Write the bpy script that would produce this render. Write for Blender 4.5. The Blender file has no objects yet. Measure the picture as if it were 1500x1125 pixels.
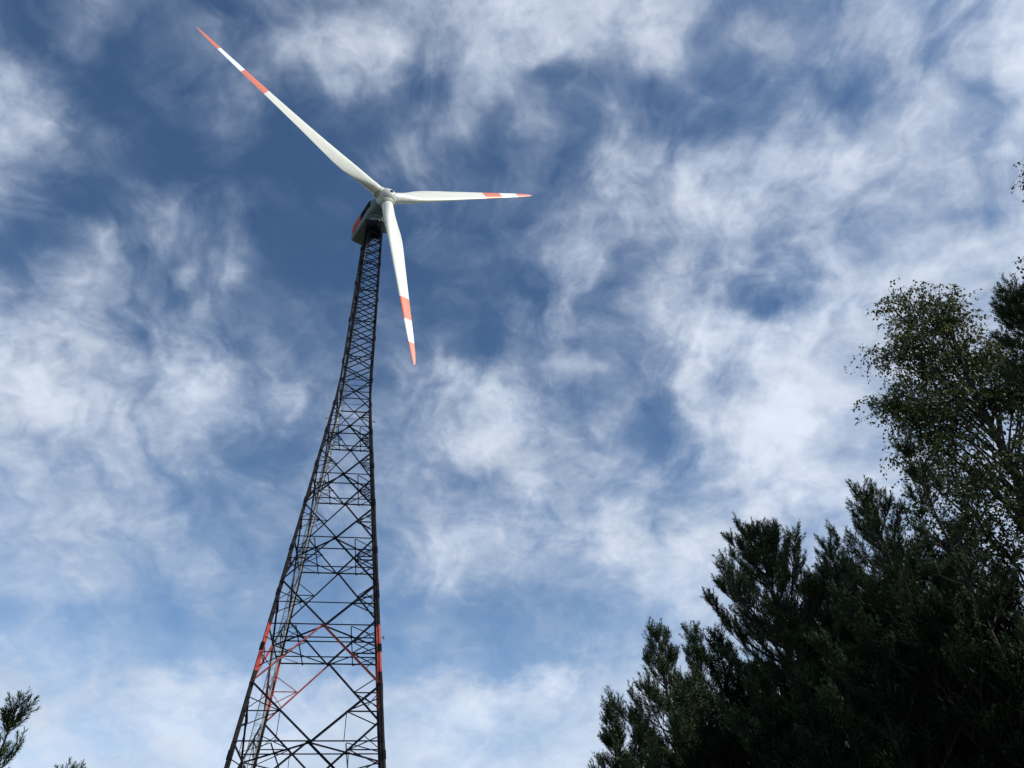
import bpy, bmesh, math, random
import numpy as np
from mathutils import Vector, Matrix

random.seed(7)
rng = np.random.default_rng(7)
C = bpy.context.scene.collection
R = math.radians
PI = math.pi

# ------------------------------------------------------------------ camera
PITCH, ROLL = 0.69283, -0.05062
CAM = Vector((0, 0, 1.6))
_c, _s = math.cos(PITCH), math.sin(PITCH)
_Rw = Vector((1, 0, 0)); _Uw = Vector((0, -_s, _c)); FWD = Vector((0, _c, _s))
RIGHT = _Rw * math.cos(ROLL) + _Uw * math.sin(ROLL)
UP = _Uw * math.cos(ROLL) - _Rw * math.sin(ROLL)
cam_d = bpy.data.cameras.new('camera')
cam_d.sensor_width = 36
cam_d.lens = 1149.4 / 1500 * 36
cam_d.clip_start = 0.1
cam_d.clip_end = 9000
cam = bpy.data.objects.new('camera', cam_d)
C.objects.link(cam)
m = Matrix.Identity(4)
for i in range(3):
    m[i][0] = RIGHT[i]; m[i][1] = UP[i]; m[i][2] = -FWD[i]; m[i][3] = CAM[i]
cam.matrix_world = m
bpy.context.scene.camera = cam

# ------------------------------------------------------------------ sun, exposure
SUN_AZ, SUN_EL = R(112), R(40)          # clockwise from +Y
sd_ = Vector((math.sin(SUN_AZ) * math.cos(SUN_EL), math.cos(SUN_AZ) * math.cos(SUN_EL), math.sin(SUN_EL)))
sl = bpy.data.lights.new('sun', 'SUN')
sl.energy = 3.6
sl.angle = R(0.6)
sl.color = (1.0, 0.95, 0.86)
so = bpy.data.objects.new('sun', sl)
C.objects.link(so)
so.rotation_euler = (-sd_).to_track_quat('-Z', 'Y').to_euler()
vs = bpy.context.scene.view_settings
vs.view_transform = 'Standard'; vs.look = 'None'; vs.gamma = 1; vs.use_curve_mapping = False
vs.exposure = 0
bpy.context.scene.cycles.max_bounces = 5
bpy.context.scene.cycles.transparent_max_bounces = 8

# ------------------------------------------------------------------ sky
# how white the sky is on a regular net of directions, 0 clear blue .. 9 white cloud
COVER = """11322234444567777423345356
11213335665455757455456366
54112333431242231323324645
55211211112413343224546656
53200100024202255546666656
42023210003223367775666646
11434230001113534564667887
33653311111112326532489877
55634421112113235888688777
88655752223564634768867666
78675644344564332778875555
55565422345684531578656666
55554323334546654367876666
55554333334653687776556666
55544432235655446666666666
34332222221312234666666666
54443334322322354555566666
76667766666777767777777777
67667777777655677777777777
77777777777777777777777777""".split('\n')

world = bpy.data.worlds.new('World')
bpy.context.scene.world = world
world.use_nodes = True
wt = world.node_tree
wt.nodes.clear()


class NT:
    def __init__(s, t): s.t = t
    def new(s, typ, **k):
        n = s.t.nodes.new(typ)
        for a, b in k.items(): setattr(n, a, b)
        return n
    def put(s, sock, v):
        if isinstance(v, bpy.types.NodeSocket): s.t.links.new(v, sock)
        elif v is not None: sock.default_value = v
    def m(s, op, a, b=None, c=None, clamp=False):
        n = s.new('ShaderNodeMath', operation=op, use_clamp=clamp)
        s.put(n.inputs[0], a); s.put(n.inputs[1], b); s.put(n.inputs[2], c)
        return n.outputs[0]
    def v(s, op, a, b=None, out=0, scale=None):
        n = s.new('ShaderNodeVectorMath', operation=op)
        s.put(n.inputs[0], a); s.put(n.inputs[1], b)
        if scale is not None: s.put(n.inputs['Scale'], scale)
        return n.outputs[out]
    def noise(s, vec, scale, detail=4, rough=.5, dist=0, out='Fac', dim='3D'):
        n = s.new('ShaderNodeTexNoise', noise_dimensions=dim)
        s.put(n.inputs['Vector'], vec)
        n.inputs['Scale'].default_value = scale; n.inputs['Detail'].default_value = detail
        n.inputs['Roughness'].default_value = rough; n.inputs['Distortion'].default_value = dist
        return n.outputs[out]
    def rng(s, x, a, b, c, d, interp='LINEAR', clamp=True):
        n = s.new('ShaderNodeMapRange', interpolation_type=interp)
        if interp == 'LINEAR': n.clamp = clamp
        s.put(n.inputs[0], x)
        for i, q in enumerate((a, b, c, d)): s.put(n.inputs[i + 1], q)
        return n.outputs[0]
    def mix(s, f, a, b, blend='MIX'):
        n = s.new('ShaderNodeMix', data_type='RGBA', blend_type=blend)
        s.put(n.inputs[0], f); s.put(n.inputs[6], a); s.put(n.inputs[7], b)
        return n.outputs[2]
    def ramp(s, x, stops, interp='LINEAR'):
        n = s.new('ShaderNodeValToRGB')
        cr = n.color_ramp; cr.interpolation = interp
        while len(cr.elements) > 1: cr.elements.remove(cr.elements[-1])
        for i, (p, c) in enumerate(stops):
            e = cr.elements[0] if i == 0 else cr.elements.new(p)
            e.position = p; e.color = c if len(c) == 4 else (*c, 1)
        s.put(n.inputs[0], x)
        return n.outputs[0]


def build_sky():
    N = NT(wt)
    tc = N.new('ShaderNodeTexCoord')
    d = tc.outputs['Generated']
    sky = N.new('ShaderNodeTexSky', sky_type='NISHITA')
    sky.sun_disc = False
    sky.sun_elevation = SUN_EL; sky.sun_rotation = SUN_AZ
    sky.altitude = 100; sky.air_density = 1.0; sky.dust_density = 0.6; sky.ozone_density = 2.0
    sep = N.new('ShaderNodeSeparateXYZ'); N.put(sep.inputs[0], d)
    # cloud layer seen in perspective: direction cut with a flat layer overhead
    zz = N.m('ADD', N.m('MAXIMUM', sep.outputs[2], 0.0), 0.42)
    cx = N.m('DIVIDE', sep.outputs[0], zz); cy = N.m('DIVIDE', sep.outputs[1], zz)
    comb = N.new('ShaderNodeCombineXYZ'); N.put(comb.inputs[0], cx); N.put(comb.inputs[1], cy)
    P = comb.outputs[0]
    warp = N.noise(P, 4.5, 3, .55, out='Color')
    warp2 = N.noise(P, 14.0, 4, .6, out='Color')
    w = N.v('ADD', N.v('SCALE', N.v('SUBTRACT', warp, (.5, .5, .5)), scale=.10),
            N.v('SCALE', N.v('SUBTRACT', warp2, (.5, .5, .5)), scale=.075))
    ws = N.new('ShaderNodeSeparateXYZ'); N.put(ws.inputs[0], w)
    df = N.m('MAXIMUM', N.v('DOT_PRODUCT', d, tuple(FWD), out=1), 0.05)
    u = N.m('ADD', N.m('DIVIDE', N.v('DOT_PRODUCT', d, tuple(RIGHT), out=1), df), ws.outputs[0])
    v = N.m('ADD', N.m('DIVIDE', N.v('DOT_PRODUCT', d, tuple(UP), out=1), df), ws.outputs[1])
    f = 1149.4
    gu = N.m('MULTIPLY_ADD', u, f / 1500, 0.5)                      # 0..1 over the net's columns
    gv = N.m('MULTIPLY_ADD', v, -f / 60, 562.5 / 60)                # 0..19 over its rows
    acc = None
    for j, row in enumerate(COVER):
        wj = N.rng(N.m('ABSOLUTE', N.m('SUBTRACT', gv if 0 < j < 19 else N.m('MINIMUM', N.m('MAXIMUM', gv, 0), 19), j)), 0, 1, 1, 0, 'SMOOTHSTEP')
        rj = N.ramp(gu, [(i / 25, (int(q) / 9,) * 3) for i, q in enumerate(row)], 'CARDINAL')
        acc = N.m('MULTIPLY', wj, rj) if acc is None else N.m('MULTIPLY_ADD', wj, rj, acc)
    # away from the net the same kind of broken cloud goes on
    big = N.rng(N.noise(P, 2.4, 5, .55), .3, .7, .1, .85)
    eu = N.rng(N.m('ABSOLUTE', N.m('SUBTRACT', gu, .5)), .5, .72, 1, 0, 'SMOOTHSTEP')
    ev = N.rng(N.m('ABSOLUTE', N.m('SUBTRACT', gv, 9.5)), 9.5, 13.5, 1, 0, 'SMOOTHSTEP')
    ef = N.rng(N.v('DOT_PRODUCT', d, tuple(FWD), out=1), .3, .5, 0, 1)
    ins = N.m('MULTIPLY', N.m('MULTIPLY', eu, ev), ef)
    t = N.m('ADD', N.m('MULTIPLY', ins, acc), N.m('MULTIPLY', N.m('SUBTRACT', 1, ins), big))
    t = N.m('MULTIPLY_ADD', N.m('SUBTRACT', t, .42), 1.05, .455)
    Q = N.v('MULTIPLY', N.v('ADD', P, N.v('SCALE', warp, scale=.22)), (1.25, .85, 1))
    n1 = N.noise(Q, 9.5, 7, .56, .35)
    n2 = N.noise(N.v('ADD', Q, N.v('SCALE', warp2, scale=.06)), 24.0, 4, .5, .25)
    amp = N.m('MULTIPLY', N.rng(t, 0.0, .3, .5, 1.0), N.rng(sep.outputs[2], .25, .62, .48, 1.0))
    t = N.m('ADD', t, N.m('MULTIPLY', amp, N.m('MULTIPLY', N.m('SUBTRACT', n1, .5), 1.28)))
    t = N.m('ADD', t, N.m('MULTIPLY', amp, N.m('MULTIPLY', N.m('SUBTRACT', n2, .5), .60)))
    n3 = N.noise(N.v('MULTIPLY', N.v('ADD', P, N.v('SCALE', warp2, scale=.03)), (1.0, 1.35, 1)), 42.0, 4, .55, .2)
    t = N.m('ADD', t, N.m('MULTIPLY', N.m('MULTIPLY', amp, N.rng(t, .15, .5, 0, 1)), N.m('MULTIPLY', N.m('SUBTRACT', n3, .5), .40)))
    t = N.m('SMOOTH_MIN', t, 1.0, .45)
    t = N.m('MINIMUM', N.m('SMOOTH_MAX', t, 0.0, .12), 1.0)
    dens = N.m('POWER', t, 1.45)
    cb = N.rng(N.noise(P, 5.0, 5, .55), .35, .65, .88, 1.06)
    ccol = N.mix(t, (4.6, 5.9, 8.0, 1), (7.5, 8.2, 9.4, 1))
    ccol = N.v('SCALE', ccol, scale=cb)
    tint = N.mix(N.rng(sep.outputs[2], .22, .80, 0, 1, 'SMOOTHSTEP'), (1.42, 1.55, 1.58, 1), (0.72, 0.93, 1.08, 1))
    blue = N.mix(1.0, sky.outputs[0], tint, 'MULTIPLY')
    col = N.mix(dens, blue, ccol)
    bg = N.new('ShaderNodeBackground')
    N.put(bg.inputs[0], col); bg.inputs[1].default_value = 0.10
    out = N.new('ShaderNodeOutputWorld')
    wt.links.new(bg.outputs[0], out.inputs[0])


build_sky()
world.cycles.sampling_method = 'MANUAL'
world.cycles.sample_map_resolution = 1024


# ------------------------------------------------------------------ materials
def mat(name, col, rough=.6, metal=0, var=0.0, scale=3, bump=0.0, island=False, col2=None, coords='Object', spec=.5):
    mt = bpy.data.materials.new(name); mt.use_nodes = True
    t = mt.node_tree; N = NT(t)
    b = t.nodes['Principled BSDF']
    b.inputs['Roughness'].default_value = rough; b.inputs['Metallic'].default_value = metal
    b.inputs['Specular IOR Level'].default_value = spec
    tc = N.new('ShaderNodeTexCoord')
    x = N.noise(tc.outputs[coords], scale, 5, .6)
    if island:
        g = N.new('ShaderNodeNewGeometry')
        x = N.m('ADD', N.m('MULTIPLY', x, .4), N.m('MULTIPLY', g.outputs['Random Per Island'], .6))
    c2 = col2 or tuple(min(1, q * (1 + var)) for q in col)
    c1 = col if col2 else tuple(q * (1 - var) for q in col)
    cr = N.ramp(x, [(.25, c1), (.75, c2)])
    t.links.new(cr, b.inputs['Base Color'])
    if bump:
        bn = N.new('ShaderNodeBump'); bn.inputs['Strength'].default_value = bump; bn.inputs['Distance'].default_value = .03
        t.links.new(x, bn.inputs['Height']); t.links.new(bn.outputs[0], b.inputs['Normal'])
    return mt


M = {}
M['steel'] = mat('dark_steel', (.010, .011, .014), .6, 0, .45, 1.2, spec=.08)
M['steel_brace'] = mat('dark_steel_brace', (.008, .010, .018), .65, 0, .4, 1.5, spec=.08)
M['red_steel'] = mat('red_steel', (.22, .032, .028), .55, 0, scale=1.2, col2=(.58, .12, .09))
M['galv'] = mat('galvanised_steel', (.42, .42, .42), .45, .3, .3, 4)
M['ladder'] = mat('ladder_steel', (.12, .12, .12), .5, .3, .3, 4)
M['cable'] = mat('black_cable', (.03, .03, .032), .5, 0, .3, 6)
M['white'] = mat('white_gelcoat', (.80, .80, .72), .38, 0, .035, .35)
M['hubwhite'] = mat('hub_gelcoat', (.60, .62, .57), .4, 0, .06, .8)
M['nacelle'] = mat('nacelle_paint', (.15, .19, .20), .6, 0, .15, .8, spec=.2)
M['redpaint'] = mat('nacelle_red', (.48, .055, .016), .6, 0, .12, .8, spec=.1)
M['dark'] = mat('dark_louvre', (.006, .006, .009), .8, 0, .3, 3, spec=.05)
M['concrete'] = mat('concrete', (.33, .32, .30), .9, 0, .25, 3, .3)
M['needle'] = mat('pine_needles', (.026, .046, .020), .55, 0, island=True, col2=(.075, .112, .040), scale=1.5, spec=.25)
M['needle_shaded'] = mat('pine_needles_shaded', (.007, .012, .006), .8, 0, island=True, col2=(.018, .028, .012), scale=1.5, spec=.05)  # same needles with the shade of the wood put into a near-black colour
M['bark'] = mat('pine_bark', (.028, .020, .014), .9, 0, .45, 9, .5)
M['twig'] = mat('twig_bark', (.016, .013, .010), .85, 0, .4, 9)
M['birch_bark'] = mat('birch_bark', (.06, .055, .05), .85, 0, .6, 5, .3, spec=.15)
M['leaf'] = mat('birch_leaves', (.048, .078, .020), .5, 0, island=True, col2=(.165, .155, .042), scale=.8, spec=.15)


def blade_mat():
    mt = bpy.data.materials.new('blade_gelcoat'); mt.use_nodes = True
    t = mt.node_tree; N = NT(t); b = t.nodes['Principled BSDF']
    tc = N.new('ShaderNodeTexCoord'); sp = N.new('ShaderNodeSeparateXYZ'); N.put(sp.inputs[0], tc.outputs['Object'])
    z = N.m('DIVIDE', sp.outputs[2], 38.6)
    r1 = N.m('MULTIPLY', N.m('GREATER_THAN', z, .638), N.m('LESS_THAN', z, .760))
    red = N.m('MAXIMUM', r1, N.m('GREATER_THAN', z, .883))
    n = N.noise(N.v('MULTIPLY', tc.outputs['Object'], (1, 1, .12)), 1.6, 5, .6)
    wcol = N.ramp(n, [(.25, (.64, .64, .55)), (.5, (.77, .77, .70)), (.7, (.83, .82, .77))])
    wcol = N.mix(N.m('GREATER_THAN', z, .760), wcol, (.86, .87, .90, 1))
    rcol = N.ramp(n, [(.3, (.72, .16, .085)), (.7, (.80, .20, .11))])
    t.links.new(N.mix(red, wcol, rcol), b.inputs['Base Color'])
    b.inputs['Roughness'].default_value = .38
    return mt


M['blade'] = blade_mat()


def legmat():
    """dark steel with a painted red band between two splice heights, and dark splice plates"""
    mt = bpy.data.materials.new('leg_steel'); mt.use_nodes = True
    t = mt.node_tree; N = NT(t); b = t.nodes['Principled BSDF']
    tc = N.new('ShaderNodeTexCoord'); sp = N.new('ShaderNodeSeparateXYZ'); N.put(sp.inputs[0], tc.outputs['Object'])
    z = sp.outputs[2]
    band = N.m('MULTIPLY', N.m('GREATER_THAN', z, 29.9), N.m('LESS_THAN', z, 34.9))
    n = N.noise(tc.outputs['Object'], 1.3, 5, .6)
    dk = N.ramp(n, [(.3, (.012, .011, .013)), (.7, (.048, .040, .038))])
    rd = N.ramp(n, [(.3, (.30, .045, .038)), (.5, (.52, .095, .075)), (.75, (.66, .16, .125))])
    t.links.new(N.mix(band, dk, rd), b.inputs['Base Color'])
    b.inputs['Roughness'].default_value = .6; b.inputs['Specular IOR Level'].default_value = .1
    return mt


M['leg'] = legmat()


# ------------------------------------------------------------------ object helpers
def link(name, me, mt=None, parent=None, loc=None):
    o = bpy.data.objects.new(name, me)
    C.objects.link(o)
    if mt is not None and me is not None:
        for q in (mt if isinstance(mt, (list, tuple)) else [mt]): me.materials.append(q)
    if parent is not None: o.parent = parent
    if loc is not None: o.location = loc
    return o


def thing(name, label, cat, loc=(0, 0, 0), rz=0, group=None):
    o = bpy.data.objects.new(name, None); C.objects.link(o)
    o.location = loc; o.rotation_euler = (0, 0, rz)
    o.empty_display_size = .2
    o['label'] = label; o['category'] = cat
    if group: o['group'] = group
    return o


def mesh(name, V, F, smooth=False):
    me = bpy.data.meshes.new(name); me.from_pydata([tuple(v) for v in V], [], F); me.update()
    if smooth: me.polygons.foreach_set('use_smooth', [True] * len(me.polygons))
    return me


def bm_mesh(name, bm, smooth=False):
    bmesh.ops.recalc_face_normals(bm, faces=bm.faces)
    me = bpy.data.meshes.new(name); bm.to_mesh(me); bm.free()
    if smooth: me.polygons.foreach_set('use_smooth', [True] * len(me.polygons))
    return me


def tri_mesh(name, T, smooth=False):
    """T: (n,3,3) float array, every triangle on its own"""
    n = len(T)
    me = bpy.data.meshes.new(name)
    me.vertices.add(n * 3); me.loops.add(n * 3); me.polygons.add(n)
    me.vertices.foreach_set('co', T.reshape(-1).astype(np.float32))
    me.loops.foreach_set('vertex_index', np.arange(n * 3, dtype=np.int32))
    me.polygons.foreach_set('loop_start', np.arange(0, n * 3, 3, dtype=np.int32))
    me.update()
    return me


def frame(d, hint=Vector((0, 0, 1))):
    d = d.normalized()
    if abs(d.dot(hint)) > .97: hint = Vector((1, 0, 0))
    a = hint.cross(d).normalized(); b = d.cross(a)
    return a, b, d


def prism(bm, p, q, prof, hint=Vector((0, 0, 1))):
    a, b, d = frame(q - p, hint)
    v0 = [bm.verts.new(p + a * x + b * y) for x, y in prof]
    v1 = [bm.verts.new(q + a * x + b * y) for x, y in prof]
    n = len(prof)
    for i in range(n): bm.faces.new((v0[i], v0[(i + 1) % n], v1[(i + 1) % n], v1[i]))
    bm.faces.new(v0[::-1]); bm.faces.new(v1)


def lprof(w, t):
    return [(0, 0), (w, 0), (w, t), (t, t), (t, w), (0, w)]


def rect(w, h):
    return [(-w / 2, -h / 2), (w / 2, -h / 2), (w / 2, h / 2), (-w / 2, h / 2)]


def circ(r, n=8):
    return [(r * math.cos(2 * PI * i / n), r * math.sin(2 * PI * i / n)) for i in range(n)]


def bar(name, p, q, prof, mt, parent, hint=Vector((0, 0, 1)), label=None):
    bm = bmesh.new()
    mid = (p + q) / 2
    prism(bm, p - mid, q - mid, prof, hint)
    o = link(name, bm_mesh(name, bm), mt, parent, mid)
    if label: o['label'] = label
    return o


# ------------------------------------------------------------------ ground
def build_ground():
    V = []; F = []; n = 60
    for j in range(n + 1):
        for i in range(n + 1):
            a = (i / n * 2 - 1); b = (j / n * 2 - 1)
            x = math.copysign(abs(a) ** 3, a) * 3500; y = math.copysign(abs(b) ** 3, b) * 3500
            V.append((x, y, .12 * math.sin(x * .35 + 1) * math.cos(y * .27) - .12 if abs(x) < 200 and abs(y) < 200 else -.1))
    for j in range(n):
        for i in range(n):
            k = j * (n + 1) + i
            F.append((k, k + 1, k + n + 2, k + n + 1))
    mt = mat('forest_floor', (.040, .045, .020), .95, 0, scale=.6, col2=(.085, .075, .040), bump=.6)
    o = link('ground', mesh('ground', V, F, True), mt)
    o['kind'] = 'structure'; o['label'] = 'grassy forest clearing floor under the tower and trees'


build_ground()

# ------------------------------------------------------------------ wind turbine
TX, TY, PHI = -21.46, 82.6, 0.1738
turbine = thing('wind_turbine', 'tall three bladed wind turbine on a tapering dark lattice tower with orange banded blade tips',
                'wind turbine', (TX, TY, 0), PHI)
HW = [(0, 9.08), (23.2, 6.72), (34.9, 5.53), (45.4, 4.46), (54.5, 3.53), (62.2, 2.74), (67.0, 2.26), (71.0, 2.0), (105.6, 1.30)]


def hw(z):
    for (a, u), (b, v) in zip(HW, HW[1:]):
        if z <= b: return u + (v - u) * (z - a) / (b - a)
    return HW[-1][1]


CORN = [(-1, -1), (1, -1), (1, 1), (-1, 1)]


def corner(k, z):
    h = hw(z); return Vector((CORN[k % 4][0] * h, CORN[k % 4][1] * h, z))


def build_tower():
    T = turbine
    # legs: star-shaped double angle, in one mesh each, plus splice plates and footing
    for k in range(4):
        sx, sy = CORN[k]
        bm = bmesh.new()
        zs = [0.35, 23.2, 45.4, 62.2, 67.0, 71.0, 105.6]
        ws = [.30, .28, .25, .22, .20, .17]
        for i in range(6):
            p, q = corner(k, zs[i]), corner(k, zs[i + 1])
            w = ws[i]; t = .035
            for (ux, uy) in ((sx, 0), (0, sy), (-sx, 0), (0, -sy)):
                L = w if (ux * sx + uy * sy) < 0 else w * .55
                # a flange plate standing off the leg's axis
                n_ = Vector((ux, uy, 0)); s_ = Vector((-uy, ux, 0))
                vs_ = []
                for P0, f in ((p, 1), (q, 1)):
                    for a, b in ((.0, -t), (.0, t), (L, t), (L, -t)):
                        vs_.append(bm.verts.new(P0 + n_ * a + s_ * b))
                A, B = vs_[:4], vs_[4:]
                for e in range(4): bm.faces.new((A[e], A[(e + 1) % 4], B[(e + 1) % 4], B[e]))
                bm.faces.new(A[::-1]); bm.faces.new(B)
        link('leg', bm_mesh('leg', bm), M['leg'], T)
        for z in (6, 11.5, 16.5, 22, 32.4, 38.5, 44, 50.5, 56, 61.5, 66.3, 74, 82, 90, 98):
            c = corner(k, z); w = hw(z) * .012 + .22; bm = bmesh.new()
            d = (corner(k, z + .5) - c).normalized()
            for (wx, wy) in ((w * 1.45, .10), (.10, w * 1.45)):
                prism(bm, c - d * .42, c + d * .42, rect(wx, wy), Vector((0, 1, 0)))
            link('splice_plate', bm_mesh('splice_plate', bm), M['steel'], T)
        c = corner(k, 0); bm = bmesh.new()
        prism(bm, Vector((c.x, c.y, -.6)), Vector((c.x, c.y, .4)), rect(1.7, 1.7))
        prism(bm, Vector((c.x, c.y, .4)), Vector((c.x, c.y, .62)), rect(1.2, 1.2))
        link('footing', bm_mesh('footing', bm), M['concrete'], T)

    small = []          # slender redundants with their apparent size, the largest become parts

    def lines(p, q, w, off, n_out, mt):
        small.append(((q - p).length, p, q, w, mt))

    # big X panels
    nodes = [.5, 16.5, 28.7, 39.8, 49.9, 58.2, 65.5]
    for face in range(4):
        n_out = Vector(((0, -1, 0), (1, 0, 0), (0, 1, 0), (-1, 0, 0))[face])
        for pi in range(len(nodes) - 1):
            z0, z1 = nodes[pi], nodes[pi + 1]
            A0, B0 = corner(face, z0), corner(face + 1, z0)
            A1, B1 = corner(face, z1), corner(face + 1, z1)
            tt = hw(z0) / (hw(z0) + hw(z1)); zc = z0 + (z1 - z0) * tt
            Cc = (A0 * (1 - tt) + B1 * tt)
            red = pi == 2
            w = .20 if pi < 3 else .17 if pi < 5 else .14
            for (P, low) in ((A0, 1), (B0, 1), (A1, 0), (B1, 0)):
                isred = red and low and not (face == 2 and P is A0)
                d_ = (P - Cc).normalized()
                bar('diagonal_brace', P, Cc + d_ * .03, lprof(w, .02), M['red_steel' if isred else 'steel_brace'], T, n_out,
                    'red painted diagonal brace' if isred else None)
                Mi = (P + Cc) / 2
                k = face if (P is A0 or P is A1) else face + 1
                rm = M['red_steel' if isred and face in (2, 3) else 'steel_brace']
                ws_ = .095 if pi < 4 else .085
                lines(Mi, corner(k, Mi.z), ws_ * 1.2, 0, n_out, rm)
                lines(Mi, corner(k, P.z * .75 + zc * .25), ws_, 0, n_out, rm)
                lines(Mi, corner(k, P.z * .22 + zc * .78), ws_, 0, n_out, rm)
                Q = (P * .75 + Cc * .25)
                lines(Q, corner(k, P.z * .5 + zc * .5 - (.0)), ws_ * .8, 0, n_out, rm)
            # horizontal at the crossing, gusset
            a, b = corner(face, zc), corner(face + 1, zc)
            bar('horizontal_strut', a, b, lprof(.13, .02), M['steel_brace'], T, n_out)
            bm = bmesh.new()
            ta = (b - a).normalized(); g = .26
            prism(bm, Cc - n_out * .03, Cc + n_out * .03, [(g, 0), (g * .4, g * .8), (-g * .4, g * .8), (-g, 0), (-g * .4, -g * .8), (g * .4, -g * .8)])
            link('gusset_plate', bm_mesh('gusset_plate', bm), M['steel_brace'], T)
            if pi in (2, 3, 4):
                zt = (z1 + zc) / 2
                if face in (0, 2) and pi == 2:
                    bar('horizontal_strut', corner(face, zt), corner(face + 1, zt), lprof(.11, .02), M['steel_brace'], T, n_out)
            if pi == 1:  # hangers down to the cross level
                for fx in (.25, .75):
                    top = (A1 * (1 - 0) + Vector((0, 0, 0)))
                    m_ = (A1 + Cc) / 2 if fx < .5 else (B1 + Cc) / 2
                    e = a + (b - a) * ((m_ - a).dot(b - a) / (b - a).length_squared)
                    lines(m_, e, .07, 0, n_out, M['steel_brace'])
    # plan bracing at every crossing level
    for pi in range(len(nodes) - 1):
        z0, z1 = nodes[pi], nodes[pi + 1]
        tt = hw(z0) / (hw(z0) + hw(z1)); zc = z0 + (z1 - z0) * tt - .12
        h = hw(zc)
        m4 = [Vector((0, -h, zc)), Vector((h, 0, zc)), Vector((0, h, zc)), Vector((-h, 0, zc))]
        for i in range(4):
            bar('plan_brace', m4[i], m4[(i + 1) % 4], lprof(.13, .02), M['steel_brace'], T)
        for s in (-.5, .5):
            bar('plan_brace', Vector((s * h, -h, zc - .05)), Vector((s * h, h, zc - .05)), lprof(.10, .02), M['steel_brace'], T)
            bar('plan_brace', Vector((-h, s * h, zc - .1)), Vector((h, s * h, zc - .1)), lprof(.10, .02), M['steel_brace'], T)
        for sx, sy in CORN:
            lines(Vector((sx * h * .5, sy * h, zc)), Vector((sx * h, sy * h * .5, zc)), .07, 0, None, M['steel_brace'])
    # transition panel and the slender upper mast
    zc = 68.4
    for face in range(4):
        n_out = Vector(((0, -1, 0), (1, 0, 0), (0, 1, 0), (-1, 0, 0))[face])
        a, b = corner(face, zc), corner(face + 1, zc)
        mid = (a + b) / 2
        for P in (corner(face, 65.5), corner(face + 1, 65.5), corner(face, 70.6), corner(face + 1, 70.6)):
            bar('diagonal_brace', P, mid, lprof(.11, .02), M['steel_brace'], T, n_out)
        bar('horizontal_strut', a, b, lprof(.13, .02), M['steel_brace'], T, n_out)
        for z in (67.2, 69.6): lines(corner(face, z), corner(face + 1, z), .06, 0, None, M['steel_brace'])
        zs = [70.6]
        while zs[-1] < 104.6: zs.append(zs[-1] + 1.30 * hw(zs[-1]))
        sc = (105.2 - 70.6) / (zs[-1] - 70.6); zs = [70.6 + (z - 70.6) * sc for z in zs]
        for i in range(len(zs) - 1):
            for k0, k1 in ((face, face + 1), (face + 1, face)):
                bar('diagonal_brace', corner(k0, zs[i]) + n_out * (.02 if k0 == face else -.03), corner(k1, zs[i + 1]) + n_out * (.02 if k0 == face else -.03),
                    rect(.155, .06), M['steel_brace'], T, n_out)
            if i % 3 == 0:
                bar('horizontal_strut', corner(face, zs[i]), corner(face + 1, zs[i]), lprof(.10, .02), M['steel_brace'], T, n_out)
            elif i % 3 == 1:
                lines(corner(face, (zs[i] + zs[i + 1]) / 2), corner(face + 1, (zs[i] + zs[i + 1]) / 2), .05, 0, None, M['steel_brace'])
    small.sort(key=lambda s_: -s_[0] * (1 if s_[1].z > 15 else .2))
    for (L, p, q, w, mt) in small[:290]:
        bar('secondary_strut', p, q, lprof(w, .014), mt, T)
    bm = bmesh.new()
    for (L, p, q, w, mt) in small[290:]: prism(bm, p, q, lprof(w, .014))
    o = link('slender_bracing', bm_mesh('slender_bracing', bm), M['steel_brace'], T); o['kind'] = 'stuff'

    # ladder with hoops up the inside of the left face, cable trunk beside it
    def lf(t, z, inn=.35):          # point inside the left face, t along it (0 near .. 1 far)
        a, b = corner(0, z), corner(3, z)
        return a + (b - a) * t + Vector((inn, 0, 0))
    z_b = [1.0, 16.5, 28.7, 39.8, 49.9, 58.2, 68.4, 86, 105]
    for i in range(len(z_b) - 1):
        p0, p1 = lf(.42 if i < 6 else .5, z_b[i]), lf(.42 if i < 5 else .5, z_b[i + 1])
        d = (p1 - p0); side = Vector((0, 1, 0)); L = d.length; dn = d.normalized()
        bm = bmesh.new()
        for s in (-.21, .21): prism(bm, p0 + side * s, p1 + side * s, rect(.05, .04))
        n = int(L / .3)
        for j in range(n): c = p0 + d * ((j + .5) / n); prism(bm, c - side * .21, c + side * .21, rect(.022, .022))
        link('ladder', bm_mesh('ladder', bm), M['ladder' if i < 6 else 'steel'], T)
        bm = bmesh.new(); n = int(L / .9)
        inn = Vector((1, 0, 0))
        for j in range(n):
            c = p0 + d * ((j + .5) / n); pts = []
            for e in range(9):
                an = PI * e / 8
                pts.append(c + side * (.36 * math.cos(an)) + inn * (.62 * math.sin(an)))
            for u_, v_ in zip(pts, pts[1:]): prism(bm, u_, v_, rect(.045, .02))
        for e in (1, 4, 7):
            an = PI * e / 8; off = side * (.36 * math.cos(an)) + inn * (.62 * math.sin(an))
            prism(bm, p0 + off, p1 + off, rect(.03, .015))
        link('ladder_cage', bm_mesh('ladder_cage', bm), M['ladder'], T)
        q0, q1 = lf(.80, z_b[i], .3), lf(.80, z_b[i + 1], .3)
        bm = bmesh.new()
        for s in (-.3, .3): prism(bm, q0 + side * s, q1 + side * s, rect(.05, .09))
        n = int((q1 - q0).length / 1.1)
        for j in range(n): c = q0 + (q1 - q0) * ((j + .5) / n); prism(bm, c - side * .3, c + side * .3, rect(.05, .04))
        link('cable_tray', bm_mesh('cable_tray', bm), M['galv' if i < 6 else 'ladder'], T)
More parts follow.
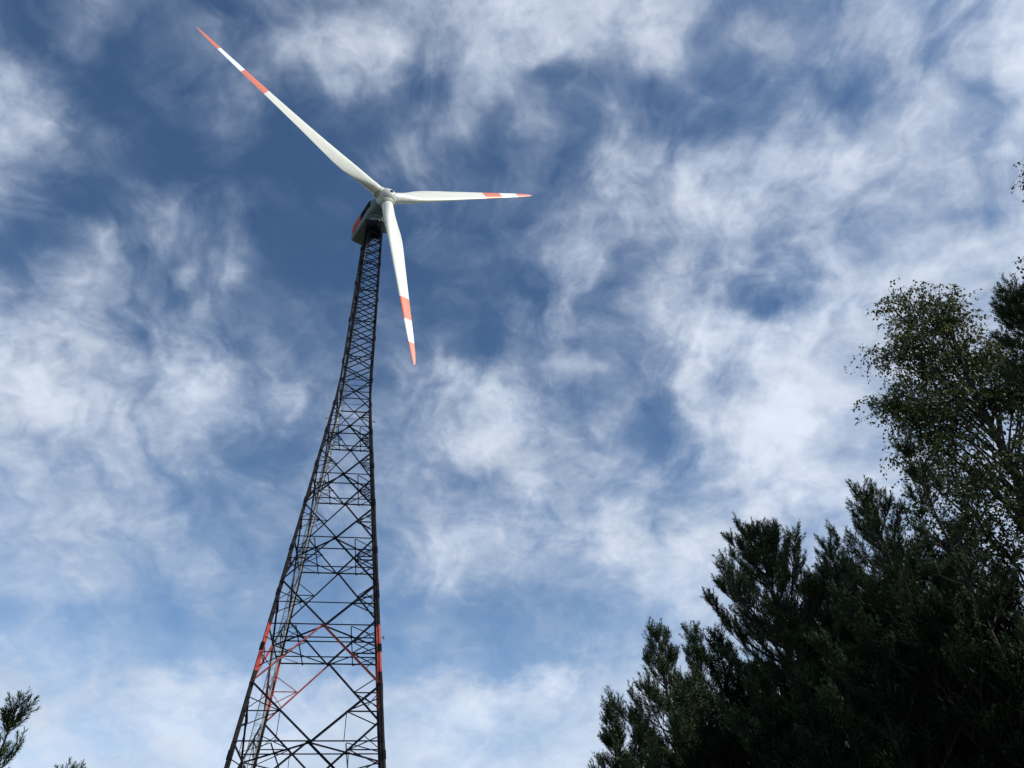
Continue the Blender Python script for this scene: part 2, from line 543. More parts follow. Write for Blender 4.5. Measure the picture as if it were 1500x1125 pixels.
        for s in (-.18, -.06, .06, .18):
            bar('cable', q0 + side * s + Vector((.05, 0, 0)), q1 + side * s + Vector((.05, 0, 0)), circ(.045, 6), M['galv' if s in (.06, -.18) and i < 6 else 'cable'], T)
    # marker lamps on the right legs at half height
    for k, z in ((1, 63.3), (1, 33.5), (0, 63.5)):
        c = corner(k, z); bm = bmesh.new()
        dx = CORN[k][0]
        prism(bm, c, c + Vector((dx * .45, 0, 0)), rect(.06, .06))
        prism(bm, c + Vector((dx * .45, 0, -.12)), c + Vector((dx * .45, 0, .16)), circ(.09, 8), Vector((1, 0, 0)))
        link('marker_lamp', bm_mesh('marker_lamp', bm), M['ladder'], T)
    # head of the mast: closed steel cage, work platform with rail
    for i, z in enumerate((104.0, 105.3)):
        bm = bmesh.new(); h = hw(z) - .02
        for s in range(7):
            y = -h + (s + .5) * 2 * h / 7
            prism(bm, Vector((-h, y, z)), Vector((h, y, z)), rect(2 * h / 7 * .82, .05), Vector((0, 0, 1)))
        link('platform_deck', bm_mesh('platform_deck', bm), M['steel'], T)
    h = hw(105.5) + .02
    bm = bmesh.new()
    for k in range(4):
        a = Vector((CORN[k][0] * h, CORN[k][1] * h, 0)); b = Vector((CORN[(k + 1) % 4][0] * h, CORN[(k + 1) % 4][1] * h, 0))
        for j in range(9):
            P = a + (b - a) * (j / 9); Q = a + (b - a) * ((j + .72) / 9)
            c = (P + Q) / 2
            prism(bm, Vector((c.x, c.y, 104.1)), Vector((c.x, c.y, 105.6)), rect(abs(Q.x - P.x) + .05, abs(Q.y - P.y) + .05), Vector((0, 1, 0)))
    link('mast_head', bm_mesh('mast_head', bm), M['steel'], T)


build_tower()

# nacelle and rotor: local frame z = rotor axis' own frame
AXA, AXT = R(37.59), R(3.54)
HUBZ = 108.72
nac = link('nacelle', None, None, turbine) if False else None


def lathe(bm, prof, n=32, axis='y', cap=True):
    """profile of (along, radius); revolve about local -y axis (front is -y)"""
    rings = []
    for (a, r) in prof:
        rings.append([bm.verts.new((r * math.cos(2 * PI * i / n), -a, r * math.sin(2 * PI * i / n))) for i in range(n)])
    for A, B in zip(rings, rings[1:]):
        for i in range(n): bm.faces.new((A[i], A[(i + 1) % n], B[(i + 1) % n], B[i]))
    if cap: bm.faces.new(rings[0][::-1]); bm.faces.new(rings[-1])


def rounded_section(w, h, r, n=5):
    pts = []
    for cx, cz, a0 in ((w - r, h - r, 0), (-w + r, h - r, 90), (-w + r, -h + r, 180), (w - r, -h + r, 270)):
        for i in range(n + 1):
            a = R(a0 + 90 * i / n); pts.append((cx + r * math.cos(a), cz + r * math.sin(a)))
    return pts


def shade_auto(me, ang=35):
    me.polygons.foreach_set('use_smooth', [True] * len(me.polygons))
    me.set_sharp_from_angle(angle=R(ang))


def build_head():
    # nacelle shell; its origin sits on the tower axis at rotor height, front towards local -y
    secs = [(2.45, 1.15, 1.25, -1.25, .9), (1.6, 1.45, 1.75, -1.55, .7), (.4, 1.6, 2.0, -1.75, .45), (-2.5, 1.62, 2.05, -1.8, .4),
            (-5.0, 1.58, 1.95, -1.75, .4), (-5.9, 1.45, 1.65, -1.55, .5)]
    bm = bmesh.new(); rings = []
    for (b, w, zt, zb, r) in secs:
        hh = (zt - zb) / 2; zc = (zt + zb) / 2
        rings.append([bm.verts.new((x, -b, zc + z)) for x, z in rounded_section(w, hh, r)])
    n = len(rings[0])
    for A, B in zip(rings, rings[1:]):
        for i in range(n): bm.faces.new((A[i], A[(i + 1) % n], B[(i + 1) % n], B[i]))
    bm.faces.new(rings[0]); bm.faces.new(rings[-1])
    me = bm_mesh('nacelle', bm); shade_auto(me)
    na = link('nacelle', me, M['nacelle'], turbine, (0, 0, HUBZ))
    na.rotation_euler = (-AXT, 0, AXA - PHI)
    # side stripe: a raised red moulding that climbs forward, dark louvres above it
    for s in (-1, 1):
        bm = bmesh.new()
        def slab(pts, t0=1.60, t1=1.66):
            A = [bm.verts.new((s * t0, -b, z)) for b, z in pts]; B = [bm.verts.new((s * t1, -b, z)) for b, z in pts]
            k = len(pts)
            for i in range(k): bm.faces.new((A[i], A[(i + 1) % k], B[(i + 1) % k], B[i]))
            bm.faces.new(A); bm.faces.new(B)
        slab([(-5.0, -.75), (-5.4, -.1), (-5.1, 1.3), (-4.4, 1.62), (-2.1, 1.62), (-2.5, -.45), (-4.4, -.75)])
        link('red_stripe', bm_mesh('red_stripe', bm), M['redpaint'], na)
        bm = bmesh.new()
        for i in range(9):
            b = -2.25 + i * .36
            slab([(b, -.4 + i * .05), (b - .05, 1.64), (b + .27, 1.64), (b + .32, -.4 + i * .05)], 1.50, 1.66)
        link('louvre', bm_mesh('louvre', bm), M['dark'], na)
    bm = bmesh.new()        # roof hump, red
    for (b0, b1) in ((-4.9, -1.2),):
        prism(bm, Vector((0, -b0, 2.05)), Vector((0, -b1, 2.12)), [(-1.2, -.1), (1.2, -.1), (1.05, .14), (-1.05, .14)], Vector((0, 0, 1)))
    link('roof_panel', bm_mesh('roof_panel', bm), M['redpaint'], na)
    bm = bmesh.new()
    prism(bm, Vector((-.5, 4.6, 2.0)), Vector((-.5, 4.6, 3.0)), circ(.05)); prism(bm, Vector((.5, 4.6, 2.0)), Vector((.5, 4.6, 2.9)), circ(.05))
    prism(bm, Vector((-.7, 4.6, 3.0)), Vector((-.3, 4.6, 3.0)), circ(.06)); prism(bm, Vector((.5, 4.6, 2.9)), Vector((.5, 4.6, 3.15)), circ(.12))
    link('wind_sensor', bm_mesh('wind_sensor', bm), M['galv'], na)
    bm = bmesh.new()        # belly hatch frame
    for i in range(5):
        prism(bm, Vector((-1.0, 2.4 + i * .55, -1.79)), Vector((1.0, 2.4 + i * .55, -1.79)), rect(.06, .08))
    link('belly_rib', bm_mesh('belly_rib', bm), M['nacelle'], na)
    # yaw ring between mast and nacelle (on the tower axis)
    bm = bmesh.new()
    for (z0, z1, r0, r1) in ((105.45, 105.75, 1.42, 1.42), (105.75, 106.55, 1.18, 1.30), (106.55, 106.8, 1.48, 1.48), (106.8, 107.2, 1.3, 1.3)):
        rr = [[bm.verts.new((r * math.cos(2 * PI * i / 28), r * math.sin(2 * PI * i / 28), z)) for i in range(28)] for z, r in ((z0, r0), (z1, r1))]
        for i in range(28): bm.faces.new((rr[0][i], rr[0][(i + 1) % 28], rr[1][(i + 1) % 28], rr[1][i]))
        bm.faces.new(rr[0]); bm.faces.new(rr[1])
    me = bm_mesh('yaw_ring', bm); shade_auto(me)
    link('yaw_ring', me, M['nacelle'], turbine)
    # railed service platform at the right of the mast head
    bm = bmesh.new()
    a = Vector((1.3, -1.3, 105.2))
    for (p, q) in (((1.3, -1.5, 105.2), (2.1, -1.5, 105.2)), ((2.1, -1.5, 105.2), (2.1, .9, 105.2)), ((2.1, .9, 105.2), (1.3, .9, 105.2))):
        p, q = Vector(p), Vector(q)
        for dz in (.0, .55, 1.1): prism(bm, p + Vector((0, 0, dz)), q + Vector((0, 0, dz)), rect(.06, .06))
        n = max(1, int((q - p).length / .8))
        for j in range(n + 1):
            c = p + (q - p) * (j / n); prism(bm, c, c + Vector((0, 0, 1.1)), rect(.06, .06), Vector((1, 0, 0)))
    prism(bm, Vector((1.3, -.3, 105.16)), Vector((2.1, -.3, 105.16)), rect(2.3, .05))
    link('service_platform', bm_mesh('service_platform', bm), M['galv'], turbine)

    # rotor hub (part) with blades (sub-parts)
    bm = bmesh.new()
    lathe(bm, [(-1.15, 1.05), (-1.1, 1.3), (-.8, 1.5), (0, 1.58), (.7, 1.5), (1.15, 1.25), (1.5, .85), (1.68, .45), (1.74, .12)], 40)
    me = bm_mesh('rotor_hub', bm); shade_auto(me, 50)
    hub = link('rotor_hub', me, M['hubwhite'], turbine)
    axl = Vector((math.sin(AXA - PHI) * math.cos(AXT), -math.cos(AXA - PHI) * math.cos(AXT), math.sin(AXT)))
    hub.location = Vector((0, 0, HUBZ)) + axl * 3.68
    hub.rotation_euler = (-AXT, 0, AXA - PHI)
    bm = bmesh.new()    # main shaft cover between hub and nacelle
    lathe(bm, [(-1.9, 1.12), (-1.1, 1.12)], 28)
    me = bm_mesh('shaft_cover', bm); shade_auto(me); link('shaft_cover', me, M['nacelle'], hub)
    # round inspection hatch on the nose tip
    bm = bmesh.new(); prism(bm, Vector((.06, -1.5, -.02)), Vector((.06, -1.79, -.02)), circ(.27, 20)); link('hatch', bm_mesh('hatch', bm), M['dark'], hub)
    B0 = R(-66.44)
    # blade mesh: z runs out along the span, +x = leading side, -y = upwind
    L = 38.6
    ST = [(1.3, 1.86, 1.86, 0, 0), (1.9, 1.86, 1.86, 0, 0), (2.8, 1.88, 1.84, .05, 2), (4.2, 2.12, 1.66, .3, 7), (6.0, 2.65, 1.35, .6, 10.5), (8.0, 2.98, 1.06, .85, 10.5),
          (10, 2.95, .88, .95, 9), (13, 2.65, .70, 1, 6.5), (17, 2.25, .54, 1, 4), (21, 1.92, .43, 1, 2.2), (25, 1.62, .34, 1, .8), (29, 1.34, .26, 1, 0),
          (33, 1.05, .18, 1, -.4), (36, .76, .12, 1, -.5), (37.6, .50, .075, 1, -.5), (38.3, .27, .045, 1, 0), (38.6, .08, .02, 1, 0)]
    # refine spanwise
    zs = np.concatenate([np.linspace(1.3, 12, 28), np.linspace(12.5, 37, 40), np.linspace(37.3, 38.6, 9)])
    A = np.array(ST); V = []; F = []; n = 28
    for z in zs:
        ch, th, bl, tw = (np.interp(z, A[:, 0], A[:, i]) for i in (1, 2, 3, 4))
        for i in range(n):
            a = 2 * PI * i / n
            xc, yc = ch / 2 * math.cos(a), th / 2 * math.sin(a)
            # airfoil: x from 0 (leading) to 1
            u = (1 - math.cos(a)) / 2
            yt = 5 * .2 * (.2969 * math.sqrt(u) - .1260 * u - .3516 * u * u + .2843 * u ** 3 - .1036 * u ** 4) * th / .2
            ya = math.copysign(yt, math.sin(a)) if 0 < i < n and i != n // 2 else 0
            ya = ya * (1.15 if math.sin(a) > 0 else .85) + th * .10 * 4 * u * (1 - u)
            xa = ch * (.30 - u)
            x = xc * (1 - bl) + xa * bl; y = yc * (1 - bl) + ya * bl
            t = R(-tw); x, y = x * math.cos(t) - y * math.sin(t), x * math.sin(t) + y * math.cos(t)
            V.append((x, y - .00035 * z * z, z))
    k = len(zs)
    for j in range(k - 1):
        for i in range(n): F.append((j * n + i, j * n + (i + 1) % n, (j + 1) * n + (i + 1) % n, (j + 1) * n + i))
    F.append(tuple(range(n))[::-1]); F.append(tuple((k - 1) * n + i for i in range(n)))
    bme = mesh('blade', V, F, True); bme.materials.append(M['blade'])
    bm = bmesh.new(); bm.from_mesh(bme); bmesh.ops.recalc_face_normals(bm, faces=bm.faces); bm.to_mesh(bme); bm.free()
    bm = bmesh.new()
    for z0, z1, r in ((1.15, 1.48, 1.18), (1.56, 1.70, 1.12), (1.80, 1.92, 1.03)):
        prism(bm, Vector((0, 0, z0)), Vector((0, 0, z1)), circ(r, 32))
    cme = bm_mesh('root_collar', bm); shade_auto(cme); cme.materials.append(M['hubwhite'])
    bm = bmesh.new()
    prism(bm, Vector((0, 0, 1.46)), Vector((0, 0, 1.58)), circ(1.0, 32)); prism(bm, Vector((0, 0, 1.68)), Vector((0, 0, 1.82)), circ(.98, 32))
    sme = bm_mesh('seal_ring', bm); shade_auto(sme); sme.materials.append(M['ladder'])
    for k in range(3):
        an = B0 + k * 2 * PI / 3
        rot = Matrix.Rotation(an, 4, 'Y') @ Matrix.Rotation(.0485, 4, 'X')
        bl = link('blade', bme, None, hub); bl.matrix_local = rot
        sr = link('seal_ring', sme, None, hub); sr.matrix_local = Matrix.Rotation(an, 4, 'Y')
        rc = link('root_collar', cme, None, hub); rc.matrix_local = Matrix.Rotation(an, 4, 'Y')


build_head()


# ------------------------------------------------------------------ trees
def at(px, py, dist):
    """the place seen at that pixel of the photograph, dist metres away over the ground"""
    d = FWD + RIGHT * ((px - 750) / 1149.4) + UP * ((562.5 - py) / 1149.4)
    return CAM + d * (dist / math.hypot(d.x, d.y))


def shoot_template(seed, n=42, bushy=1.0):
    """a pine shoot one unit long along z: needles as slim triangles"""
    r = np.random.default_rng(seed); T = []
    for i in range(n):
        t = (i / n) ** .9; a = r.uniform(0, 2 * PI); tilt = r.uniform(.75, 1.25) * (1 - .45 * t ** 3)
        ln = r.uniform(.25, .34) * bushy
        b = np.array([0, 0, t * .96]); o = np.array([math.cos(a) * math.sin(tilt), math.sin(a) * math.sin(tilt), math.cos(tilt)])
        s = np.array([-math.sin(a), math.cos(a), 0]) * .030
        if i % 2: T.append([b - s, b + s, b + o * ln])
        else: T.append([b, b + o * ln - s * .8, b + o * ln * .93 + s * .8])      # a splayed tuft of needles
    return np.array(T)


SHOOT = [shoot_template(100 + i) for i in range(4)]
SHOOT_LO = [shoot_template(200 + i, 13, 1.15) * np.array([1.15, 1.15, 1]) for i in range(4)]
SHOOT_MID = [shoot_template(250 + i, 24, 1.05) for i in range(4)]
for S_ in SHOOT_LO:         # fewer, wider needles
    mid = S_.mean(1, keepdims=True); S_[:, :2] = mid + (S_[:, :2] - mid) * 1.0
    d_ = (S_[:, 1] - S_[:, 0]); S_[:, 0] -= d_ * .6; S_[:, 1] += d_ * .6


def place(templ, P, D, S, r):
    """copies of a template at points P along directions D with scale S"""
    P = np.asarray(P, float); D = np.asarray(D, float); S = np.asarray(S, float)
    D /= np.linalg.norm(D, axis=1, keepdims=True)
    h = np.where(np.abs(D[:, 2:3]) > .95, np.array([[1., 0, 0]]), np.array([[0, 0, 1.]]))
    A = np.cross(h, D); A /= np.linalg.norm(A, axis=1, keepdims=True); B = np.cross(D, A)
    Mx = np.stack([A, B, D], 1)                     # rows: local axes
    idx = r.integers(0, len(templ), len(P)); out = []
    for k, T in enumerate(templ):
        s = idx == k
        if not s.any(): continue
        X = np.einsum('tvc,nck->ntvk', T, Mx[s]) * S[s][:, None, None, None] + P[s][:, None, None, :]
        out.append(X.reshape(-1, 3, 3))
    return np.concatenate(out)


def tubes(segs, n=5):
    """segs: list of (p, q, r0, r1) -> verts, faces"""
    V = []; F = []
    for p, q, r0, r1 in segs:
        p = Vector(p); q = Vector(q)
        if (q - p).length < 1e-4: continue
        a, b, d = frame(q - p); k = len(V)
        for c, r in ((p, r0), (q, r1)):
            for i in range(n):
                t = 2 * PI * i / n; V.append(c + a * (r * math.cos(t)) + b * (r * math.sin(t)))
        for i in range(n): F.append((k + i, k + (i + 1) % n, k + n + (i + 1) % n, k + n + i))
    return V, F


def trunk_mesh(pts, radii, n=10):
    V = []; F = []
    for j, (p, r) in enumerate(zip(pts, radii)):
        for i in range(n):
            t = 2 * PI * i / n; rr = r * (1 + .08 * math.sin(3 * t + j))
            V.append((p[0] + rr * math.cos(t), p[1] + rr * math.sin(t), p[2]))
    for j in range(len(pts) - 1):
        for i in range(n): F.append((j * n + i, j * n + (i + 1) % n, (j + 1) * n + (i + 1) % n, (j + 1) * n + i))
    F.append(tuple((len(pts) - 1) * n + i for i in range(n)))
    return mesh('trunk', V, F, True)


def pine(px, py, dist, seed, label, width=1.0, sh=.24, dens=1.0, detail=True, group=None, up=.9, whorl=.42, zmin_full=3.2, xyz=None,
         mt='needle', lean=(0, 0), sparse_top=0, cone=.42, maxr=2.4, cap=3300, thick=1.0, l0=.12):
    r = np.random.default_rng(seed)
    top = Vector(xyz) if xyz else at(px, py, dist)
    H = top.z
    bx, by = top.x - lean[0] * H, top.y - lean[1] * H
    root = thing('pine_tree', label, 'pine tree', (bx, by, 0), 0, group)
    def tp(z):
        f = z / H
        return np.array([lean[0] * z + .05 * math.sin(z * 1.3 + seed) * (1 - f) , lean[1] * z + .05 * math.cos(z * 1.1 + seed) * (1 - f), z])
    zs = np.linspace(-.15, H - .12, 16)
    base_r = (.011 * H + .03) * thick
    o = link('trunk', trunk_mesh([tp(z) for z in zs], [base_r * (1 - .94 * max(0, z) / H) + .005 for z in zs]), M['bark'], root)
    segs = []; P = []; D = []; S = []
    def addshoot(p, d, s): P.append(p); D.append(d); S.append(s)
    def unit(v): return v / (np.linalg.norm(v) + 1e-9)
    z = H - .28
    # leader with its crown of candles
    tpz = tp(H - .35)
    addshoot(tp(H - sh * 1.3), np.array([.05, .03, 1.]), sh * 1.35); addshoot(tp(H - sh * 2.2), np.array([-.05, .0, 1.]), sh * 1.2)
    addshoot(tp(H - sh * 3.1), np.array([.0, .0, 1.]), sh * 1.2)
    for k in range(5):
        a = k * 1.257 + r.uniform(-.3, .3); addshoot(tp(H - sh * 1.4 - r.uniform(0, .1)), np.array([math.cos(a) * .6, math.sin(a) * .6, 1.]), sh * r.uniform(.7, 1))
    if dens < .4:
        for k in range(9): a = r.uniform(0, 2 * PI); addshoot(tp(H - sh * r.uniform(1.2, 2.6)), np.array([math.cos(a) * .4, math.sin(a) * .4, 1.]), sh * r.uniform(.8, 1.1))
    while z > 1.2:
        dz = H - z
        Lr = min(maxr, cone * dz + l0) * width * r.uniform(.85, 1.1)
        if z < H * .35: Lr *= .85
        nb = (int(r.integers(5, 7)) if dz > .6 else 4) if dens > .4 else 4
        a0 = r.uniform(0, 2 * PI)
        full = 1.0 if z > zmin_full - .6 else .35
        for b in range(nb):
            az = a0 + b * 2 * PI / nb + r.uniform(-.25, .25)
            L = Lr * r.uniform(.72, 1.18)
            el0 = (up * .95 if dz < 1.6 else up * .62) + r.uniform(-.12, .12); el1 = min(1.5, el0 + r.uniform(.45, .85))
            if dz > 4: el0 -= .2
            p = tp(z + r.uniform(-.06, .06)); n = max(3, int(L / .22)); st = L / n
            az_ = az; pts = [p]; dirs = []
            for k in range(n):
                f = k / n; el = el0 + (el1 - el0) * f ** 1.5
                d = np.array([math.cos(az_) * math.cos(el), math.sin(az_) * math.cos(el), math.sin(el)])
                d = unit(d + r.normal(0, .06, 3)); p = p + d * st; pts.append(p); dirs.append(d); az_ += r.normal(0, .06)
            br = .006 + .010 * L
            for k in range(n): segs.append((pts[k], pts[k + 1], br * (1 - k / n) + .004, br * (1 - (k + 1) / n) + .004))
            # end cluster
            d = dirs[-1]
            addshoot(pts[-1] - d * .02, unit(d + np.array([0, 0, .5])), sh * r.uniform(.9, 1.25))
            for k in range(4 if dens > .4 else 3):
                q = unit(d + r.normal(0, .45, 3) + np.array([0, 0, .45])); addshoot(pts[-1] - d * r.uniform(.02, .12), q, sh * r.uniform(.6, .95))
            if r.uniform() > full: continue
            # side twigs
            nt = max(3, int(L / .085 * dens)) if dens > .4 else 2
            for k in range(nt):
                f = r.uniform(.18 if L < 1.2 else .3, 1.0); x = f * n; i = min(n - 1, int(x))
                q = pts[i] + (pts[i + 1] - pts[i]) * (x - i); dm = dirs[i]
                side = unit(np.cross(dm, [0, 0, 1])) * (1 if k % 2 else -1)
                td = unit(dm * .75 + side * r.uniform(.35, 1.0) + np.array([0, 0, r.uniform(.1, .7)]))
                tl = (.6 if dens < .4 else 1) * (.14 + .30 * (1 - f) * min(L, 1.6)) * r.uniform(.6, 1.2)
                e1 = q + td * tl * .5; td2 = unit(td + np.array([0, 0, .35])); e2 = e1 + td2 * tl * .5
                segs.append((q, e1, .006, .005)); segs.append((e1, e2, .005, .004))
                addshoot(e2 - td2 * .03, unit(td2 + np.array([0, 0, .3])), sh * r.uniform(.8, 1.15))
                ns = 2 + int(tl / .10) if dens > .4 else 3
                for j in range(ns):
                    g = r.uniform(.25, 1); qq = q + (e2 - q) * g
                    s2 = unit(np.cross(td2, r.normal(0, 1, 3)))
                    addshoot(qq, unit(td2 * .6 + s2 * .65 + np.array([0, 0, .9])), sh * r.uniform(.55, .95))
        z -= whorl * r.uniform(.8, 1.2) * (1 if dz > 1 else .75)
    P = np.array(P); D = np.array(D); S = np.array(S)
    zv = 1.3 + math.hypot(bx, by) * .185          # needles lower than this are hidden by the wood in front
    low = P[:, 2] < zv
    keep = ~low | (r.uniform(0, 1, len(P)) < .22)
    S = np.where(low, S * 1.35, S)
    P, D, S = P[keep], D[keep], S[keep]; low = low[keep]
    if len(P) > cap:
        pr = r.permutation(len(P))[:cap]; S = S * min(1.35, (len(P) / cap) ** .3); P, D, S, low = P[pr], D[pr], S[pr], low[pr]
    V, F = tubes(segs, 4)
    link('boughs', mesh('boughs', V, F, True), M['twig'], root)
    T = place(SHOOT if detail else (SHOOT_MID if dist and dist < 15.5 else SHOOT_LO), P[~low], D[~low], S[~low], r)
    if low.any(): T = np.concatenate([T, place(SHOOT_LO, P[low], D[low], S[low], r)])
    print('pine', seed, len(P), len(T))
    cr = link('crown', tri_mesh('crown', T), M[mt], root); cr['kind'] = 'stuff'
    return root, len(T)


LEAF = []
for i in range(5):
    r_ = np.random.default_rng(300 + i)
    a = r_.uniform(-.35, .35); w_ = r_.uniform(.32, .42)
    q = np.array([[0, 0, 0], [w_, .35 * 1, a * .3], [0, 1.0, a], [-w_, .38, a * .3 + .05]])
    LEAF.append(np.array([[q[0], q[1], q[2]], [q[0], q[2], q[3]]]))


def leaf_tris(P, r, size=.05):
    n = len(P)
    P = np.asarray(P)
    N_ = r.normal(0, 1, (n, 3)); N_[:, 2] = np.abs(N_[:, 2]) * .6
    N_ /= np.linalg.norm(N_, axis=1, keepdims=True)
    # leaves hang: the long axis points mostly down
    Dn = r.normal(0, .55, (n, 3)) + np.array([0, 0, -.8]); Dn -= N_ * (Dn * N_).sum(1, keepdims=True); Dn /= np.linalg.norm(Dn, axis=1, keepdims=True) + 1e-9
    Sd = np.cross(Dn, N_)
    Mx = np.stack([Sd, Dn, N_], 1); idx = r.integers(0, len(LEAF), n); s = size * r.uniform(.7, 1.25, n)
    out = []
    for k, T in enumerate(LEAF):
        q = idx == k
        out.append((np.einsum('tvc,nck->ntvk', T, Mx[q]) * s[q][:, None, None, None] + P[q][:, None, None, :]))
    return np.concatenate(out).reshape(-1, 3, 3)


def birch(label, base, trunk_pts, lobes, seed, leaf=.05, dens=1.0):
    """lobes: (centre, radii, weight) in metres; limbs grow from the trunk into each lobe and break into hanging twigs"""
    r = np.random.default_rng(seed)
    base = np.array(base, float)
    root = thing('birch_tree', label, 'birch tree', tuple(base), 0)
    tp = [np.array(p, float) - base for p in trunk_pts]
    dense = []
    for a, b in zip(tp, tp[1:]):
        for k in range(6): dense.append(a + (b - a) * k / 6)
    dense.append(tp[-1])
    n = len(dense)
    link('trunk', trunk_mesh(dense, [.115 * (1 - .93 * i / n) + .008 for i in range(n)]), M['birch_bark'], root)
    segs = []; leaves = []
    dz = np.array([p[2] for p in dense])
    def limb(p, q, r0, r1, sag=.0, n=7, wob=.1):
        pts = []; L = np.linalg.norm(q - p)
        o = r.normal(0, wob * L * .25, 3)
        for k in range(n + 1):
            t = k / n; pts.append(p + (q - p) * t + o * math.sin(PI * t) + np.array([0, 0, sag * L * math.sin(PI * t)]))
        for k in range(n): segs.append((pts[k], pts[k + 1], r0 + (r1 - r0) * k / n, r0 + (r1 - r0) * (k + 1) / n))
        return pts
    for (c, rad, wgt) in lobes:
        c = np.array(c, float) - base; rad = np.array(rad, float)
        nl = max(2, int(2.5 * wgt)); rad = rad * 1.3
        for _ in range(nl):
            v = r.normal(0, 1, 3); v /= np.linalg.norm(v); q = c + v * rad * r.uniform(.2, .8)
            zatt = max(q[2] - np.linalg.norm((q - dense[-1])[:2]) * r.uniform(.8, 1.4) - 1.0, 1.6)
            i = int(np.argmin(np.abs(dz - zatt))); p = dense[i]
            pts = limb(p, q, .030, .010, .06, 9)
            nb = int(13 * wgt / nl * 1.5) + 3
            for _b in range(nb):
                k = r.integers(4, len(pts)); s = pts[k]
                v = r.normal(0, 1, 3); v /= np.linalg.norm(v); v[2] = v[2] * .9 + .12
                e = c + v * rad * r.uniform(.55, 1.05) ** .5
                if np.linalg.norm(e - s) > 1.9: s = pts[-1]
                bp = limb(s, e, .010, .004, .05, 6, .16)
                # hanging twigs
                nt = int(7 * dens)
                for _t in range(nt):
                    k2 = r.integers(1, len(bp)); s2 = bp[k2]
                    az = r.uniform(0, 2 * PI); ln = r.uniform(.2, .7)
                    d0 = np.array([math.cos(az), math.sin(az), r.uniform(-.1, .6)])
                    p2 = s2; m_ = 5; st = ln / m_
                    for j in range(m_):
                        d0 = d0 + np.array([0, 0, -.28]) + r.normal(0, .12, 3); d0 /= np.linalg.norm(d0)
                        p3 = p2 + d0 * st; segs.append((p2, p3, .0025, .002))
                        for _l in range(2): leaves.append(p2 + (p3 - p2) * r.uniform(0, 1) + r.normal(0, .022, 3))
                        p2 = p3
    V, F = tubes(segs, 3)
    link('limbs', mesh('limbs', V, F, True), M['birch_bark'], root)
    T = leaf_tris(np.array(leaves), r, leaf)
    o = link('crown', tri_mesh('crown', T), M['leaf'], root); o['kind'] = 'stuff'
    return root, len(T)


tot = 0
G = 'young pines along the edge of the wood'
PINES = [
    # px, py, dist, label, kwargs
    (893, 1032, 21, 'smallest pine top at the left end of the wood edge, two thin spires', dict(cone=.30, sh=.26, width=.9)),
    (962, 922, 17.5, 'slim pine with paired upright spires, left of the broad bushy pine', dict(cone=.50, sh=.22)),
    (1014, 925, 19.5, 'narrow pine top wedged behind the left flank of the broad bushy pine', dict(cone=.42, sh=.22)),
    (1110, 788, 14.5, 'broad bushy pine with sunlit rounded top standing alone above its neighbours', dict(cone=.62, l0=.34, sh=.19, dens=1.8, up=.92, width=1.0, cap=7500, maxr=1.8, whorl=.34)),
    (1214, 800, 15.5, 'pine with pointed top just left of the taller pine below the birch', dict(cone=.48, sh=.20)),
    (1266, 722, 13.5, 'tall dark pine whose top rises directly left of the birch crown', dict(cone=.55, sh=.20, dens=1.1, cap=4600)),
    (1322, 650, 12.5, 'thin sparse pine with bare leader showing in front of the birch', dict(cone=.30, sh=.17, dens=.5, width=.8, lean=(-.03, 0), whorl=.6, thick=.45)),
    (1478, 424, 11.5, 'tallest pine at the right edge, its bright needle tips beside the birch', dict(cone=.46, sh=.19, dens=1.1, maxr=1.15, cap=4000)),
]
for i, (px, py, dd, lab, kw) in enumerate(PINES):
    _, n = pine(px, py, dd, 11 + i, lab, group=G, **kw); tot += n

_, n = pine(30, 1020, 9.0, 51, 'small young pine poking into the lower left corner with long upright shoots', cone=.20, l0=.05, sh=.165, whorl=.46, maxr=.28, dens=.3, up=.75, thick=.35); tot += n
_, n = pine(107, 1124, 8.6, 52, 'tip of a still shorter young pine right of the corner pine', cone=.14, sh=.15, whorl=.5, maxr=.25, dens=.2, thick=.35); tot += n

# pines that make the dark mass below and behind
G2 = 'dark pines filling the wood behind'
BACK = [(940, 1060, 22), (1000, 1010, 21), (1050, 930, 20), (1090, 985, 18), (1150, 890, 19), (1190, 850, 20), (1240, 840, 17), (1165, 1000, 15), (1290, 860, 18),
        (1340, 800, 18), (1300, 800, 15), (1390, 800, 17), (1400, 775, 19), (1370, 900, 12), (1440, 900, 13.5), (1270, 960, 11.5), (1130, 1040, 12.5), (1040, 1070, 14.5),
        (1480, 985, 12), (1340, 1030, 12), (1200, 1060, 10.5), (1430, 1040, 12.5), (1610, 900, 13), (1650, 760, 15), (1000, 1090, 17)]
ORD = ['first', 'second', 'third', 'fourth', 'fifth', 'sixth', 'seventh', 'eighth', 'ninth', 'tenth', 'eleventh', 'twelfth', 'thirteenth', 'fourteenth',
       'fifteenth', 'sixteenth', 'seventeenth', 'eighteenth', 'nineteenth', 'twentieth', 'twenty-first', 'twenty-second', 'twenty-third', 'twenty-fourth', 'twenty-fifth']
BACK.sort()
for i, (px, py, dd) in enumerate(BACK):
    where = ('in the mass below slim spires' if px < 1030 else 'in the mass below the bushy pine' if px < 1180 else 'in the mass left of the birch' if px < 1320
             else 'in the mass under the birch' if px < 1480 else 'by the right edge')
    how = 'low' if py > 950 else 'high'
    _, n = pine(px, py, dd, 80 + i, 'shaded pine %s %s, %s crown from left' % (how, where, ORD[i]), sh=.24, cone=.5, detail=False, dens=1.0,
                group=G2, mt='needle_shaded', whorl=.5, maxr=2.0, cap=2800); tot += n

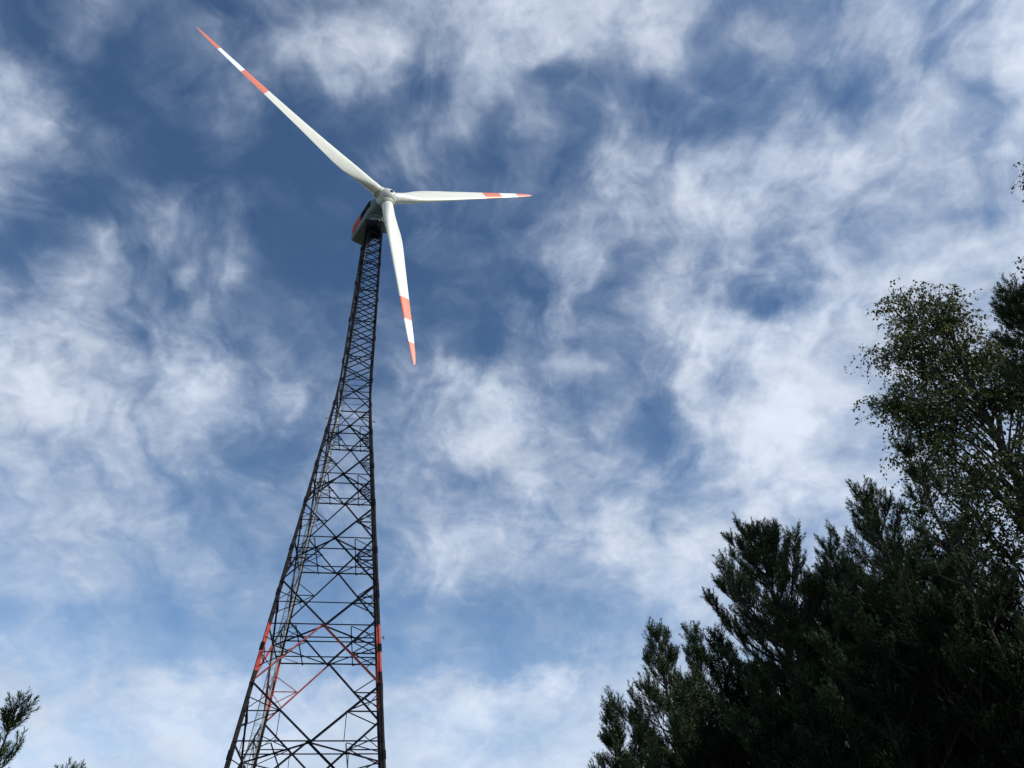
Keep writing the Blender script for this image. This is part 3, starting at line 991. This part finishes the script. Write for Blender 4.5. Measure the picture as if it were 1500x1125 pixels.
# the wood goes on unseen at right, with pines added to shade its edge
G3 = 'unseen pines added for shade beyond the picture edge'
for i, (x, y, h) in enumerate([(12.5, 9.5, 11.5), (11.5, 4.5, 9.5), (15, 12, 13), (14, 6, 10.5), (17, 9.5, 12), (13, 1.5, 11), (19, 4, 14), (17.5, -1, 14), (22, 8, 15), (23, 0, 15), (20, 13, 14)]):
    _, n = pine(0, 0, 0, 140 + i, '%s of the tall unseen pines added for shade beyond the right picture edge' % ORD[i], xyz=(x, y, h), sh=.34, cone=.42, detail=False, dens=.55,
                group=G3, mt='needle_shaded', whorl=.6, zmin_full=4, cap=2000); tot += n


# birches
def lob(px, py, dist, rx, rz, w, ry=None):
    p = at(px, py, dist); return (tuple(p), (rx, ry or rx, rz), w)


b0 = at(1560, 1000, 15.0)
_, n = birch('large leafy birch whose loose crown rises above the dark pines at the right', (b0.x, b0.y, 0),
             [(b0.x, b0.y, -.1), tuple(at(1530, 900, 15)), tuple(at(1490, 700, 15)), tuple(at(1420, 560, 15)), tuple(at(1375, 440, 15))],
             [lob(1325, 455, 15, .45, .5, 1.0), lob(1385, 460, 15, .55, .5, 1.5), lob(1360, 520, 15, .7, .6, 2.0), lob(1310, 510, 14.6, .5, .4, .9),
              lob(1440, 510, 15.4, .55, .5, 1.4), lob(1290, 590, 14.8, .32, .22, .7), lob(1330, 590, 14.8, .45, .4, 1.1), lob(1390, 600, 15, .8, .6, 2.2),
              lob(1480, 560, 15.2, .65, .6, 1.8), lob(1350, 660, 15, .5, .5, 1.1), lob(1430, 690, 15, .7, .5, 1.1), lob(1500, 670, 15, .8, .6, 1.2),
              lob(1380, 740, 14.6, .6, .5, 1.1), lob(1450, 775, 15, .8, .4, .9), lob(1500, 760, 14.6, .7, .6, 1.3), lob(1560, 560, 15.5, 1., 1, 2), lob(1570, 700, 15, 1, .9, 2)],
             401, .060)
tot += n
b1 = at(1680, 1000, 11.0)
_, n = birch('overhanging birch beyond the right edge of which only a few leafy twig ends show', (b1.x, b1.y, 0),
             [(b1.x, b1.y, -.1), tuple(at(1660, 800, 11)), tuple(at(1630, 500, 11)), tuple(at(1610, 300, 11))],
             [lob(1528, 238, 11, .14, .18, .3), lob(1534, 268, 11, .20, .10, .3), lob(1526, 374, 11, .10, .10, .2), lob(1600, 300, 11, .4, .4, 1.2), lob(1610, 380, 11, .6, .6, 1.6),
              lob(1625, 240, 11, .4, .3, 1.0), lob(1640, 500, 11, .7, .6, 1.6), lob(1600, 470, 11, .3, .3, .6)],
             402, .05)
tot += n
print('FOLIAGE TRIS', tot, 'ALL', sum(len(o.data.polygons) for o in C.objects if o.type == 'MESH'))
